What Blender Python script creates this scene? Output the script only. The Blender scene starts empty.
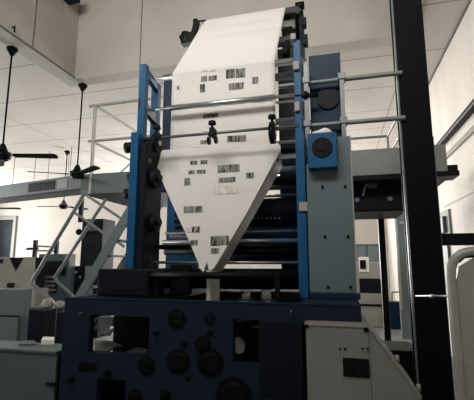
import bpy, bmesh, math, random
from mathutils import Vector, Matrix
random.seed(4)
S = bpy.context.scene
COL = S.collection
# ------------------------------------------------------------------ camera model
F = 390.0
PITCH = math.atan(62/390); YAW = math.atan(103*math.cos(PITCH)/390); CZ = 1.6
cp, sp, cy, sy = math.cos(PITCH), math.sin(PITCH), math.cos(YAW), math.sin(YAW)
FW = Vector((-sy*cp, cy*cp, sp)); RT = Vector((cy, sy, 0)); UP = Vector((sy*sp, -cy*sp, cp))
EYE = Vector((0, 0, CZ))
def ray(x, y): return FW + RT*((x-237)/F) + UP*((200-y)/F)
def PY(x, y, Y):
    d = ray(x, y); return EYE + d*(Y/d.y)
def PX(x, y, X):
    d = ray(x, y); return EYE + d*(X/d.x)
def PZ(x, y, Z):
    d = ray(x, y); return EYE + d*((Z-CZ)/d.z)
def PP(x, y, p, n):
    d = ray(x, y); return EYE + d*((Vector(p)-EYE).dot(Vector(n))/d.dot(Vector(n)))
cam = bpy.data.cameras.new('camera'); camo = bpy.data.objects.new('camera', cam); COL.objects.link(camo)
cam.sensor_width = 36; cam.sensor_fit = 'HORIZONTAL'; cam.lens = F/474*36; cam.clip_start = .05
camo.matrix_world = Matrix((( RT.x, UP.x, -FW.x, 0), (RT.y, UP.y, -FW.y, 0), (RT.z, UP.z, -FW.z, CZ), (0, 0, 0, 1)))
S.camera = camo
# ------------------------------------------------------------------ materials
def lin(h):
    r = []
    for i in (0, 2, 4):
        c = int(h[i:i+2], 16)/255
        r.append(c/12.92 if c <= .04045 else ((c+.055)/1.055)**2.4)
    return r
MATS = {}
def mat(name, hx, rough=.6, metal=0., var=.12, scale=3., stretch=(1, 1, 1), spec=.5):
    m = bpy.data.materials.new(name); m.use_nodes = True
    nt = m.node_tree; N = nt.nodes; L = nt.links; b = N['Principled BSDF']
    c = lin(hx)
    b.inputs['Roughness'].default_value = rough; b.inputs['Metallic'].default_value = metal
    b.inputs['Specular IOR Level'].default_value = spec
    tc = N.new('ShaderNodeTexCoord'); mp = N.new('ShaderNodeMapping'); mp.inputs['Scale'].default_value = stretch
    no = N.new('ShaderNodeTexNoise'); no.inputs['Scale'].default_value = scale; no.inputs['Detail'].default_value = 5
    rp = N.new('ShaderNodeValToRGB')
    rp.color_ramp.elements[0].position = .3; rp.color_ramp.elements[1].position = .7
    rp.color_ramp.elements[0].color = [x*(1-var) for x in c]+[1]
    rp.color_ramp.elements[1].color = [min(1, x*(1+var)) for x in c]+[1]
    L.new(tc.outputs['Object'], mp.inputs[0]); L.new(mp.outputs[0], no.inputs[0]); L.new(no.outputs[0], rp.inputs[0])
    L.new(rp.outputs[0], b.inputs['Base Color'])
    MATS[name] = m; return m
def seams(m, axis, start, step, width=.02, dark=.45):
    """thin panel joints at a fixed spacing"""
    nt = m.node_tree; N = nt.nodes; L = nt.links; b = N['Principled BSDF']
    src = b.inputs['Base Color'].links[0].from_socket
    g = N.new('ShaderNodeNewGeometry'); s = N.new('ShaderNodeSeparateXYZ'); L.new(g.outputs['Position'], s.inputs[0])
    a = N.new('ShaderNodeMath'); a.operation = 'SUBTRACT'; a.inputs[1].default_value = start-100*step; L.new(s.outputs[axis], a.inputs[0])
    d = N.new('ShaderNodeMath'); d.operation = 'MODULO'; d.inputs[1].default_value = step; L.new(a.outputs[0], d.inputs[0])
    l = N.new('ShaderNodeMath'); l.operation = 'LESS_THAN'; l.inputs[1].default_value = width; L.new(d.outputs[0], l.inputs[0])
    mx = N.new('ShaderNodeMixRGB'); mx.blend_type = 'MULTIPLY'; mx.inputs[2].default_value = (dark, dark, dark, 1)
    L.new(l.outputs[0], mx.inputs[0]); L.new(src, mx.inputs[1]); L.new(mx.outputs[0], b.inputs['Base Color'])
ceilm = mat('ceiling_board', 'c0bbb2', .9, var=.07, scale=.9); seams(ceilm, 'Y', 7.75, 1.25, .03, .5); seams(ceilm, 'X', -3.2, 4.4, .03, .6)
wellm = mat('well_plaster', 'b0aba2', .9, var=.09, scale=1.1)
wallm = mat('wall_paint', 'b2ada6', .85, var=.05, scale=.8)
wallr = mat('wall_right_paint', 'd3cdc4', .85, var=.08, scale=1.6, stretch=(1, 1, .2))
floorm = mat('concrete_floor', '6e7072', .7, var=.35, scale=9)
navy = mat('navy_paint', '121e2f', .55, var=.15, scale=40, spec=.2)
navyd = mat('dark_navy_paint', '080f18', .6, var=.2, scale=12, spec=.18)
blue = mat('blue_paint', '0b4c74', .45, var=.1, scale=6, spec=.25)
bluem = mat('mid_blue_paint', '0a2238', .5, var=.12, scale=8, spec=.2)
black = mat('black_iron', '05060a', .5, var=.2, scale=12, spec=.15)
blackc = mat('black_column_paint', '06080d', .6, var=.25, scale=8, spec=.08)
steel = mat('polished_steel', 'b9bcbc', .28, .85, var=.05)
dsteel = mat('dull_steel', '75797c', .4, .7, var=.12)
rubber = mat('dark_rubber', '0a0c14', .35, .0, var=.1, spec=.3)
grayp = mat('grey_green_paint', '5f6b6b', .5, var=.06, scale=4)
grayd = mat('grey_blue_paint', '475359', .5, var=.08, scale=4)
cabm = mat('low_cabinet_paint', '4d5a5a', .55, var=.06, scale=4)
drivem = mat('drive_cabinet_paint', '56656a', .5, var=.05, scale=5)
walkm = mat('walkway_paint', '7b7f7a', .6, var=.06, scale=4)
cream = mat('cream_paint', '7c7f7a', .55, var=.07, scale=3)
creaml = mat('pale_machine_paint', '928f87', .6, var=.08, scale=3)
railm = mat('rail_grey', '74797a', .45, .2, var=.12, scale=10)
railw = mat('pale_rail', 'a8a6a0', .45, .1, var=.12, scale=10)
tubem = mat('tube_grey', '9fa09c', .4, .2, var=.1, scale=6)
deckm = mat('deck_black', '06080d', .95, spec=.03)
paper = mat('newsprint', 'e6e3df', .9, var=.015, scale=6)
paperd = mat('newsprint_fold', 'd5d0c6', .9, var=.04, scale=14)
white = mat('white_cloth', 'e4e0d8', .8, var=.05)
glassd = mat('dark_glass', '0a0e13', .3, var=.1, spec=.25)
winm = mat('window_grey_glass', '20272a', .4, var=.12, scale=6, stretch=(1, 1, 3), spec=.1)
def inkmat(name, lo, hi, sc):
    m = mat(name, '333333', .9); N = m.node_tree.nodes
    rp = [n for n in N if n.type == 'VALTORGB'][0]
    rp.color_ramp.elements[0].color = lin(lo)+[1]; rp.color_ramp.elements[1].color = lin(hi)+[1]
    rp.color_ramp.elements[0].position = .4; rp.color_ramp.elements[1].position = .6
    [n for n in N if n.type == 'TEX_NOISE'][0].inputs['Scale'].default_value = sc
    [n for n in N if n.type == 'MAPPING'][0].inputs['Scale'].default_value = (3, .3, .5)
    return m
for pm_ in (paper, paperd):
    nt = pm_.node_tree; b_ = nt.nodes['Principled BSDF']; tr = nt.nodes.new('ShaderNodeBsdfTranslucent'); mxs = nt.nodes.new('ShaderNodeMixShader')
    mxs.inputs[0].default_value = .28 if pm_ is paper else .45; tr.inputs[0].default_value = (.85, .82, .78, 1)
    nt.links.new(b_.outputs[0], mxs.inputs[1]); nt.links.new(tr.outputs[0], mxs.inputs[2]); nt.links.new(mxs.outputs[0], nt.nodes['Material Output'].inputs[0])
ink = inkmat('ink_and_bar_shadow', '2f3230', '8d8c86', 22)  # print blocks, and the painted shadow band under the guide bar
inkl = inkmat('ink_faint', 'b4b1aa', 'd6d2ca', 30)
# ------------------------------------------------------------------ mesh builder
class MB:
    def __init__(s): s.v = []; s.f = []; s.sm = []; s.mi = []; s.cur = 0
    def add(s, vs, fs, smooth=False):
        o = len(s.v); s.v += [tuple(v) for v in vs]
        for f in fs: s.f.append([o+i for i in f]); s.sm.append(smooth); s.mi.append(s.cur)
        return s
    def box(s, a, b):
        x0, x1 = sorted((a[0], b[0])); y0, y1 = sorted((a[1], b[1])); z0, z1 = sorted((a[2], b[2]))
        v = [(x0,y0,z0),(x1,y0,z0),(x1,y1,z0),(x0,y1,z0),(x0,y0,z1),(x1,y0,z1),(x1,y1,z1),(x0,y1,z1)]
        return s.add(v, [(0,3,2,1),(4,5,6,7),(0,1,5,4),(1,2,6,5),(2,3,7,6),(3,0,4,7)])
    def prism(s, pts, vec):
        """closed polygon (3-D points, planar) pushed along vec"""
        n = len(pts); vec = Vector(vec); p = [Vector(q) for q in pts]
        nn = sum(((p[i]-p[0]).cross(p[(i+1) % n]-p[0]) for i in range(n)), Vector())
        if nn.dot(vec) > 0: p.reverse()
        q = [v+vec for v in p]
        fs = [tuple(range(n)), tuple(range(2*n-1, n-1, -1))]
        fs += [(i, i+n, (i+1) % n+n, (i+1) % n) for i in range(n)]
        return s.add(p+q, fs)
    def bar(s, a, b, w, h):
        """rectangular bar from a to b"""
        a = Vector(a); b = Vector(b); d = (b-a).normalized()
        u = d.cross(Vector((0,0,1)));  u = Vector((1,0,0)) if u.length < .05 else u.normalized()
        t = u.cross(d).normalized()
        c = [a+u*i*w/2+t*j*h/2 for i, j in ((-1,-1),(1,-1),(1,1),(-1,1))]
        return s.prism(c, b-a)
    def cyl(s, a, b, r, r2=None, n=20):
        a = Vector(a); b = Vector(b); r2 = r if r2 is None else r2; d = (b-a).normalized()
        u = d.orthogonal().normalized(); t = d.cross(u)
        v = [a+(u*math.cos(i*2*math.pi/n)+t*math.sin(i*2*math.pi/n))*r for i in range(n)]
        v += [b+(u*math.cos(i*2*math.pi/n)+t*math.sin(i*2*math.pi/n))*r2 for i in range(n)]
        s.add(v, [(i, (i+1) % n, (i+1) % n+n, i+n) for i in range(n)], True)
        o = len(s.v)-2*n
        s.f += [[o+i for i in range(n-1, -1, -1)], [o+n+i for i in range(n)]]; s.sm += [False]*2; s.mi += [s.cur]*2
        return s
    def tube(s, pts, r, n=12, round_=0.):
        p = [Vector(q) for q in pts]
        if round_ > 0:
            out = [p[0]]
            for i in range(1, len(p)-1):
                a = p[i]+(p[i-1]-p[i]).normalized()*round_; b = p[i]+(p[i+1]-p[i]).normalized()*round_
                for k in range(7):
                    t = k/6; out.append(a*(1-t)**2+p[i]*2*t*(1-t)+b*t*t)
            p = out+[p[-1]]
        rings = []; u = (p[1]-p[0]).orthogonal().normalized()
        for i, q in enumerate(p):
            d = ((p[min(i+1, len(p)-1)]-p[max(i-1, 0)])).normalized()
            u = (u-d*u.dot(d)).normalized(); t = d.cross(u)
            rings.append([q+(u*math.cos(k*2*math.pi/n)+t*math.sin(k*2*math.pi/n))*r for k in range(n)])
        v = [x for g in rings for x in g]; fs = []
        for i in range(len(p)-1):
            for k in range(n): fs.append((i*n+k, i*n+(k+1) % n, (i+1)*n+(k+1) % n, (i+1)*n+k))
        s.add(v, fs, True); s.add(rings[0], [tuple(range(n-1, -1, -1))]); s.add(rings[-1], [tuple(range(n))])
        return s
    def grid_plate(s, xs, zs, holes, y0, y1):
        """upright plate in X/Z with rectangular holes (x0,x1,z0,z1)"""
        xs = sorted(set(xs+[h[i] for h in holes for i in (0, 1)])); zs = sorted(set(zs+[h[i] for h in holes for i in (2, 3)]))
        for i in range(len(xs)-1):
            for j in range(len(zs)-1):
                cx = (xs[i]+xs[i+1])/2; cz = (zs[j]+zs[j+1])/2
                if any(h[0] < cx < h[1] and h[2] < cz < h[3] for h in holes): continue
                s.box((xs[i], y0, zs[j]), (xs[i+1], y1, zs[j+1]))
        return s
    def sphere(s, c, r, sc=(1,1,1), n=12):
        v = []; fs = []
        for i in range(n+1):
            th = math.pi*i/n
            for k in range(n*2):
                ph = math.pi*k/n; v.append((c[0]+r*sc[0]*math.sin(th)*math.cos(ph), c[1]+r*sc[1]*math.sin(th)*math.sin(ph), c[2]+r*sc[2]*math.cos(th)))
        m = n*2
        for i in range(n):
            for k in range(m): fs.append((i*m+k, (i+1)*m+k, (i+1)*m+(k+1) % m, i*m+(k+1) % m))
        return s.add(v, fs, True)
    def build(s, name, m, parent=None, bevel=0.):
        me = bpy.data.meshes.new(name); me.from_pydata(s.v, [], s.f)
        ms = m if isinstance(m, (list, tuple)) else [m]
        for q in ms: me.materials.append(q)
        for p, a, i in zip(me.polygons, s.sm, s.mi): p.use_smooth = a; p.material_index = i
        me.update(); me.validate()
        o = bpy.data.objects.new(name, me); COL.objects.link(o)
        if parent is not None:
            o.parent = parent; o.matrix_parent_inverse = Matrix.Translation(-parent.location) if False else Matrix()
            o.location = -Vector(parent.get('_w', (0,0,0)))
        if bevel:
            b = o.modifiers.new('bevel', 'BEVEL'); b.width = bevel; b.segments = 2; b.limit_method = 'ANGLE'
        return o
def tag(o, label, cat, group=None):
    o['label'] = label; o['category'] = cat
    if group: o['group'] = group
    return o
def thing(name, label, cat, loc=(0,0,0), group=None):
    o = bpy.data.objects.new(name, None); COL.objects.link(o); o.location = loc; o.empty_display_size = .1
    o['_w'] = tuple(loc)
    return tag(o, label, cat, group)
def struct(name, mb, m, bevel=0.):
    o = mb.build(name, m, None, bevel); o['kind'] = 'structure'; return o
def lab(o, t): o['label'] = t; return o
def rectY(x0, y0, x1, y1, Y, d):
    """box whose front face covers these photo pixels at depth Y, d deep"""
    xm, ym = (x0+x1)/2, (y0+y1)/2
    return (PY(x0, ym, Y).x, Y, PY(xm, y0, Y).z), (PY(x1, ym, Y).x, Y+d, PY(xm, y1, Y).z)
def RB(mb, x0, y0, x1, y1, Y, d):
    return mb.box(*rectY(x0, y0, x1, y1, Y, d))
# ------------------------------------------------------------------ room
XL, XR, YF, YB, ZC = -17., 1.8, -3.5, 16., 5.
WX0, WX1, WY0, WY1, WZ = -4.66, .9, -1.5, 5.85, 7.2
struct('floor', MB().box((XL, YF, -.1), (XR, YB, 0)), floorm)
t = .3
struct('ceiling', MB().box((XL, YF, ZC+.02), (WX0-t, YB, ZC+.2)).box((WX1+t, YF, ZC+.02), (XR, YB, ZC+.2))
       .box((WX0-t, WY1+t, ZC+.02), (WX1+t, YB, ZC+.2)).box((WX0-t, YF, ZC+.02), (WX1+t, WY0-t, ZC+.2)), ceilm)
# the raised roof well over the press: four deep beams and its lid
struct('trim_1', MB().box((WX0-t, WY0-t, ZC-.02), (WX0, WY1+t, WZ)), wellm)
struct('trim_2', MB().box((WX0, WY1, ZC-.02), (WX1, WY1+t, WZ)), wellm)
struct('trim_3', MB().box((WX1, WY0-t, ZC-.02), (WX1+t, WY1+t, WZ)), wellm)
struct('trim_4', MB().box((WX0, WY0-t, ZC-.02), (WX1, WY0, WZ)), wellm)
struct('trim_5', MB().box((WX0-t, WY0-t, WZ), (WX1+t, WY1+t, WZ+.15)), wellm)
struct('wall_left', MB().box((XL-.2, YF, 0), (XL, YB, ZC)), wallm)
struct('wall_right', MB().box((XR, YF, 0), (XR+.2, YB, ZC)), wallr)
struct('wall_front', MB().box((XL, YF-.2, 0), (XR, YF, ZC)), wallm)
struct('wall_back', MB().box((XL, YB, 0), (XR, YB+.2, ZC)), wallm)
# vertical seams on the well beams
mb = MB(); a = PX(33, 42, WX0); mb.box((WX0, a.y-.008, ZC), (WX0+.006, a.y+.008, WZ-.1)); struct('trim_6', mb, dsteel)
mb = MB(); a = PY(140, 60, WY1); mb.box((a.x-.008, WY1-.006, ZC), (a.x+.008, WY1, WZ-.1)); struct('trim_7', mb, dsteel)
mb = MB().box((WX0, WY0, ZC-.02), (WX0+.012, WY1, ZC+.015)); struct('trim_8', mb, dsteel)
mb = MB().box((XR-.012, YF, ZC-.03), (XR, YB, ZC+.02)); struct('trim_9', mb, dsteel)
# back-left window
a, b = rectY(-14, 220, 12, 262, YB-.06, .06)
w = struct('window_1', MB().box(a, b), winm)
mb = MB(); fw = .16
mb.box((b[0], YB-.1, b[2]), (b[0]+fw, YB, a[2]+fw)).box((a[0], YB-.1, a[2]), (b[0], YB, a[2]+fw))
mb.build('window_frame', cream, w)
# ------------------------------------------------------------------ ceiling fans
def make_fan(p, loc, top, rot, rodr=.014, tilt=0, blade=.62):
    r = p; loc = Vector(loc); o = Vector((0, 0, 0))
    r['_w'] = (0, 0, 0)
    h = top-loc.z
    MB().cyl((0,0,.1), (0,0,h-.1), rodr, n=10).build('down_rod', black, r)
    MB().cyl((0,0,h-.16), (0,0,h-.06), .03, .085).cyl((0,0,h-.06), (0,0,h-.04), .085, .085).cyl((0,0,h-.04), (0,0,h-.0), .02, .02).build('ceiling_canopy', black, r)
    MB().cyl((0,0,.04), (0,0,.17), .09, .03).cyl((0,0,-.05), (0,0,.04), .125, .125).cyl((0,0,-.09), (0,0,-.05), .07, .125).build('motor_hub', black, r)
    for k in range(3):
        a = math.radians(rot+120*k); c, s_ = math.cos(a), math.sin(a)
        pts = [(.17,-.05),(.17+blade,-.066),(.2+blade,-.03),(.2+blade,.04),(.17+blade,.066),(.17,.05)]
        m = MB().prism([(x*c-y*s_, x*s_+y*c, -.012-y*.25) for x, y in pts], (0, 0, .012))
        m.box((0,0,0),(0,0,0)) if False else m.bar((.08*c, .08*s_, -.01), (.24*c, .24*s_, -.01), .03, .012)
        m.build('blade', black, r)
fans = [((2, 155), 3.2, 'black ceiling fan nearest the camera at the left edge, hanging from the left beam', 18, 5.0),
        ((77, 174), 3.2, 'black ceiling fan hanging from the corner of the two deep beams', -30, 5.0),
        ((63.5, 206), 3.25, 'small far black ceiling fan with a long rod, hanging left of the staircase', 70, 5.0),
        ((-7, 208), 3.25, 'far ceiling fan at the left edge, only its blade tips in view', 20, 5.0)]
for (px, py), z, L, rot, top in fans:
    q = PZ(px, py, z)
    f = thing('ceiling_fan', L, 'ceiling fan', (q.x, q.y, z), 'ceiling fans'); make_fan(f, q, top-.02, rot)
# ------------------------------------------------------------------ duct with grilles, hung by rods
A = PY(-30, 192, 10.6); Bp = PY(84, 174, 8.6); zt = 4.1
A = PZ(-30, 190, zt); Bp = PZ(83, 174, zt)
dct = thing('air_duct', 'long grey hanging duct with dark grilles crossing the left background', 'duct', (A.x, A.y, zt))
d = (Bp-A); d.z = 0; dn = d.normalized(); nrm = Vector((-dn.y, dn.x, 0))
hh = .42
mb = MB().prism([A, A+Vector((0,0,-hh)), A+nrm*.5+Vector((0,0,-hh)), A+nrm*.5], d); mb.build('duct_body', grayd, dct, .01)
mb = MB().prism([A-nrm*.03+Vector((0,0,-hh-.06)), A-nrm*.03+Vector((0,0,-hh)), A+nrm*.53+Vector((0,0,-hh)), A+nrm*.53+Vector((0,0,-hh-.06))], d)
mb.build('duct_shadow_strip', black, dct)  # black strip drawn under the duct for its shadow line
def onduct(px):  # distance along the duct face for a photo column
    n = Vector((nrm.x, nrm.y, 0)); return (PP(px, 190, A, n)-A).dot(dn)
for x0, x1, mt, nm in ((28.5, 41, black, 'grille'), (42, 54.5, black, 'grille'), (57, 67, cream, 'access_plate')):
    s0, s1 = onduct(x0), onduct(x1)
    mb = MB(); p0 = A+dn*s0-nrm*.012+Vector((0,0,-.35)); mb.prism([p0, p0+nrm*.02, p0+nrm*.02+Vector((0,0,.28)), p0+Vector((0,0,.28))], dn*(s1-s0))
    if nm == 'grille':
        for k in range(4):
            q = p0-nrm*.01+Vector((0,0,.03+k*.065)); mb.prism([q, q+nrm*.01, q+nrm*.01+Vector((0,0,.015)), q+Vector((0,0,.015))], dn*(s1-s0))
    mb.build(nm, mt, dct)
for k, (px, off) in enumerate(((9, .1), (21, .42), (44, .1), (55, .42), (66, .1))):
    s0 = onduct(px); q = A+dn*s0+nrm*off
    MB().cyl((q.x, q.y, zt-.01), (q.x, q.y, ZC+.02), .01, n=8).build('hanger_rod', dsteel, dct)
# ------------------------------------------------------------------ left catwalk, guard rail, staircase
CY = 6.1
a, b = rectY(81, 172, 160, 192, CY, .06)
zp1, zp0 = a[2], b[2]
cat = thing('left_catwalk', 'grey raised walkway with pipe railings behind the blue press frame on the left', 'walkway', (a[0], CY, 0))
cat.name = 'raised_walkway'
MB().box((a[0], CY, zp0), (b[0]+.3, CY+.05, zp1)).build('edge_panel', grayp, cat)
MB().box((a[0], CY+.05, zp0), (b[0]+.3, CY+2.0, zp0+.1)).build('walkway_deck', navyd, cat)
MB().box((a[0]+.02, CY+1.8, 0), (a[0]+.12, CY+1.9, zp0)).build('support_post', dsteel, cat)
MB().box((b[0]+.1, CY+.1, 0), (b[0]+.2, CY+.2, zp0)).build('support_post', dsteel, cat)
zr = PY(93, 105, CY+.02).z; xr = PY(94, 130, CY+.02).x
zm = PY(93, 141, CY+.02).z
MB().tube([(xr-.12, CY+.02, zr-.02), (b[0], CY+.02, zr)], .03).build('top_rail', railw, cat)
MB().tube([(xr-.1, CY+.02, zm), (b[0], CY+.02, zm)], .026).build('middle_rail', railw, cat)
MB().tube([(xr, CY+.02, zp0), (xr, CY+.02, zr)], .034).build('rail_post', railw, cat)
yb = PX(124, 128, xr).y
zr2 = zr-.05
MB().tube([(xr, CY+.02, zr-.02), (xr, CY+1.75, zr-.02)], .028).build('top_rail', railw, cat)
MB().tube([(xr, CY+.02, zm-.02), (xr, CY+1.75, zm-.02)], .024).build('middle_rail', railw, cat)
MB().tube([(xr, CY+1.75, zp0), (xr, CY+1.75, zr)], .032).build('rail_post', railw, cat)
MB().tube([(xr+.05, CY+.3, zp1-.25), (xr+.1, CY+1.4, zm)], .024).build('diagonal_brace', railw, cat)
# staircase: near rail over near stringer
SY = 5.45; SW = .75
st = thing('staircase', 'steep grey metal staircase with bent pipe handrails left of the blue press', 'staircase', (-5, SY, 0))
def sline(p0, p1, Y): return PY(*p0, Y), PY(*p1, Y)
t0, t1 = sline((131, 200), (74, 297), SY)
dirv = (t0-t1).normalized(); foot = t1+dirv*((0-t1.z)/dirv.z)
topp = t0+dirv*.12
wv = Vector((.17, 0, 0))
for yy in (0, SW):
    o = Vector((0, yy, 0))
    MB().prism([foot+o, foot+o+wv, topp+o+wv, topp+o], (0, .04, 0)).build('stringer', grayp, st)
nst = 11
for k in range(1, nst):
    c = foot+(topp-foot)*(k/nst)
    MB().box((c.x+.02, SY+.04, c.z-.02), (c.x+.22, SY+SW, c.z+.012)).build('tread', grayd, st)
for (p, yy) in ((((85.5, 192), (31, 283), (51, 300)), SY+.02), (((106, 199), (54, 279), (72, 295)), SY+SW)):
    pts = [PY(*q, yy) for q in p]
    e = pts[1]+(pts[2]-pts[1])*1.0
    MB().tube([pts[0], pts[1], e], .031, round_=.08).build('handrail', railm, st)
    near = yy < SY+.1
    for (u, v) in (((.02), .05), (.22, .28)) if near else ((.3, .3),):
        c = pts[0]+(pts[1]-pts[0])*u; dd = Vector((.75, 0, -.46))
        MB().tube([c, c+dd*.95], .022, n=8).build('baluster', railm, st)
    base = foot+(topp-foot)*.17+Vector((.05, yy-SY, 0))
    MB().tube([e, base], .028).build('newel_post', railm, st)
# ------------------------------------------------------------------ far-left machines
def mach(name, label, cat, Y, px): return thing(name, label, cat, (PY(px, 262, Y).x, Y, 0))
def FB(px0, py0, px1, py1, Y, d):
    """box that reaches the floor"""
    a, b = rectY(px0, py0, px1, py1, Y, d); return (a[0], a[1], a[2]), (b[0], b[1], 0)
# pale machine with V notch
Y = 6.0
m1 = mach('folding_machine', 'pale grey machine with a V-shaped notch in its top at the left edge', 'machine', Y, 10)
pts = [(-30, 257), (8, 257), (15.5, 272), (24.5, 257), (34, 257), (34, 289), (-30, 289)]
MB().prism([PY(x, y, Y) for x, y in pts], (0, .03, 0)).build('notched_head', creaml, m1)
a, b = rectY(-30, 257.5, 33.5, 289, Y+.035, .3); MB().box(a, b).build('dark_core', navyd, m1)
a, b = FB(-30, 288, 34, 330, Y+.02, .33); MB().box(a, b).build('lower_body', creaml, m1)
a, b = rectY(7, 283, 13.5, 287.5, Y-.02, .03); lab(MB().box(a, b).build('vent_slot', black, m1), 'small black slot')
a, b = rectY(-4, 259, 2, 263, Y-.02, .03); MB().box(a, b).build('vent_slot', black, m1)
# stepped grey cabinet in front
Y = 4.4
m2 = mach('machine_cabinet', 'grey-green squarish cabinet standing behind the large low cabinet at the left edge', 'cabinet', Y, 5)
a, b = FB(-40, 289, 19, 330, Y, .22); MB().box(a, b).build('cabinet_body', grayp, m2, .008)
a2, b2 = rectY(19.5, 315.5, 26, 343, Y+.01, .2); MB().box((a2[0], Y+.02, a2[2]), (b2[0], Y+.22, 0)).build('side_housing', grayd, m2, .006)
a, b = rectY(-40, 314.5, 19, 316, Y-.004, .005); MB().box(a, b).build('cover_seam', navyd, m2)
# small teal-grey gear box beside with stripes
Y = 6.4
m3 = mach('gear_unit', 'blue-grey gear unit with ribbed slats and a black opening below the handrails', 'machine', Y, 50)
a, b = FB(37, 254, 68, 300, Y+.3, .2); MB().box(a, b).build('unit_body', grayd, m3, .01)
a, b = rectY(42, 261, 65, 275, Y+.27, .04); MB().box(a, b).build('opening', black, m3)
a, b = rectY(42, 275, 55, 293, Y+.24, .07); MB().box(a, b).build('slat_backing', navyd, m3)
for k in range(4):
    a, b = rectY(42, 276+k*4.3, 54, 278.2+k*4.3, Y+.2, .05); MB().box(a, b).build('slat', railm, m3)
a, b = FB(35.5, 294, 42, 309, Y, .25); MB().box(a, b).build('side_box', grayd, m3, .008)
a, b = rectY(36.5, 299, 41, 306, Y-.02, .03); MB().box(a, b).build('side_panel', navyd, m3)
# dark ink unit between the staircase rails
Y = 7.6
m4 = mach('ink_unit', 'tall dark unit standing in the background between the stair handrails', 'machine', Y, 90)
a, b = FB(80, 219, 101, 300, Y, .5); MB().box(a, b).build('unit_body', navyd, m4, .01)
a, b = rectY(78.5, 198, 82, 222, Y, .06); MB().box(a, b).build('upright_rod', black, m4)
MB().cyl(PY(79, 232, Y-.1), PY(79, 232, Y+.1), .07).build('hand_wheel', black, m4)
a, b = rectY(84, 226, 97, 231, Y-.03, .04); MB().box(a, b).build('top_cover', grayd, m4)
Y = 6.95
m5 = mach('pump_box', 'low dark box with small pale fittings behind the lower end of the staircase', 'machine', Y, 75)
a, b = FB(69, 266, 84, 300, Y, .3); MB().box(a, b).build('box_body', navyd, m5, .01)
for (x, y) in ((71, 269), (76, 272), (80, 277)):
    MB().cyl(PY(x, y, Y-.04), PY(x, y, Y), .022).build('fitting', creaml, m5)
# black post with side bars
Y = 7.4
m6 = mach('signal_post', 'slim black post with two thin side bars against the white back wall', 'post', Y, 34)
a, b = rectY(32.5, 240, 35.5, 262, Y, .06); MB().box(a, (b[0], b[1], 0)).build('post', black, m6)
MB().bar(PY(27, 249, Y+.03), PY(38, 248.3, Y+.03), .05, .05).build('cross_arm', black, m6)
MB().tube([PY(35, 246, Y+.03), PY(56, 247, Y+.03)], .018).build('side_bar', railm, m6)
MB().tube([PY(35, 250.5, Y+.03), PY(56, 251, Y+.03)], .018).build('side_bar', railm, m6)
a, b = rectY(54, 241, 57, 258, Y, .06); MB().box(a, (b[0], b[1], 0)).build('rear_post', black, m6)
# rags in a tray near base
Y = 3.9
m7 = mach('rag_bin', 'dark bin heaped with pale rags in front of the staircase foot', 'bin', Y, 54)
a, b = FB(43, 312, 65, 345, Y, .35); MB().box(a, b).build('bin_body', navyd, m7, .01)
# foreground cabinet
fc = thing('low_cabinet', 'large plain grey-green low cabinet in the lower left corner', 'cabinet', (-3, 2.62, 0))
a, b = rectY(-60, 348, 55.5, 400, 2.62, .3)
MB().box((a[0], 2.62, 0), (b[0], 2.84, a[2]-.012)).build('cabinet_body', cabm, fc, .004)
MB().box((a[0], 2.6, a[2]-.012), (b[0]+.004, 2.86, a[2]+.006)).build('cabinet_top', cabm, fc, .003)
MB().box((b[0]-.012, 2.64, 0), (b[0]+.006, 2.84, a[2]-.012)).build('side_panel', navyd, fc)
MB().cyl(PY(46.5, 383.5, 2.615), PY(55, 384.5, 2.585), .011).build('door_latch', black, fc)
ct = a[2]+.006
def fold(name, label, cat, pts, z, m, h=.02):
    o = MB().prism([Vector((p.x, p.y, z)) for p in pts], (0, 0, h)).build(name, m); return tag(o, label, cat)
fold('paper_bundle', 'pale folded paper bundle on top of the low cabinet', 'paper',
     [PZ(41, 344.5, ct), PZ(54, 344.5, ct), PZ(54, 341.2, ct), PZ(43, 341, ct)], ct, white, .035)
fold('folded_cloth', 'flat grey cloth on the low cabinet beside the paper bundle', 'cloth',
     [PZ(19, 345.5, ct), PZ(36, 345.5, ct), PZ(35, 342, ct), PZ(22, 342, ct)], ct, grayd, .012)
hb = mach('housing_box', 'dark navy upright box standing between the cabinets at the left of the press', 'box', 3.3, 35)
a, b = FB(27, 310, 42, 342, 3.3, .2); MB().box(a, b).build('box_body', navyd, hb, .01)
a, b = rectY(29, 307, 41, 310, 3.32, .14); MB().box(a, b).build('box_lid', grayd, hb, .004)
for (x, y, r, sc, L) in ((48, 306.5, .075, (1, .8, .9), 'left pale rag heaped on the dark bin'), (60, 306.5, .07, (1, .8, .75), 'right pale rag heaped on the dark bin')):
    q = PY(x, y, Y+.15); zt_ = rectY(43, 312, 65, 345, Y, .35)[0][2]
    o = MB().sphere((0, 0, r*sc[2]*.9), r, sc).build('rag', creaml); o.location = (q.x, q.y, zt_+.006)
    for v in o.data.vertices: v.co += Vector((random.uniform(-1, 1), random.uniform(-1, 1), random.uniform(-.3, 1)))*.008
    tag(o, L, 'rag')
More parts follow.
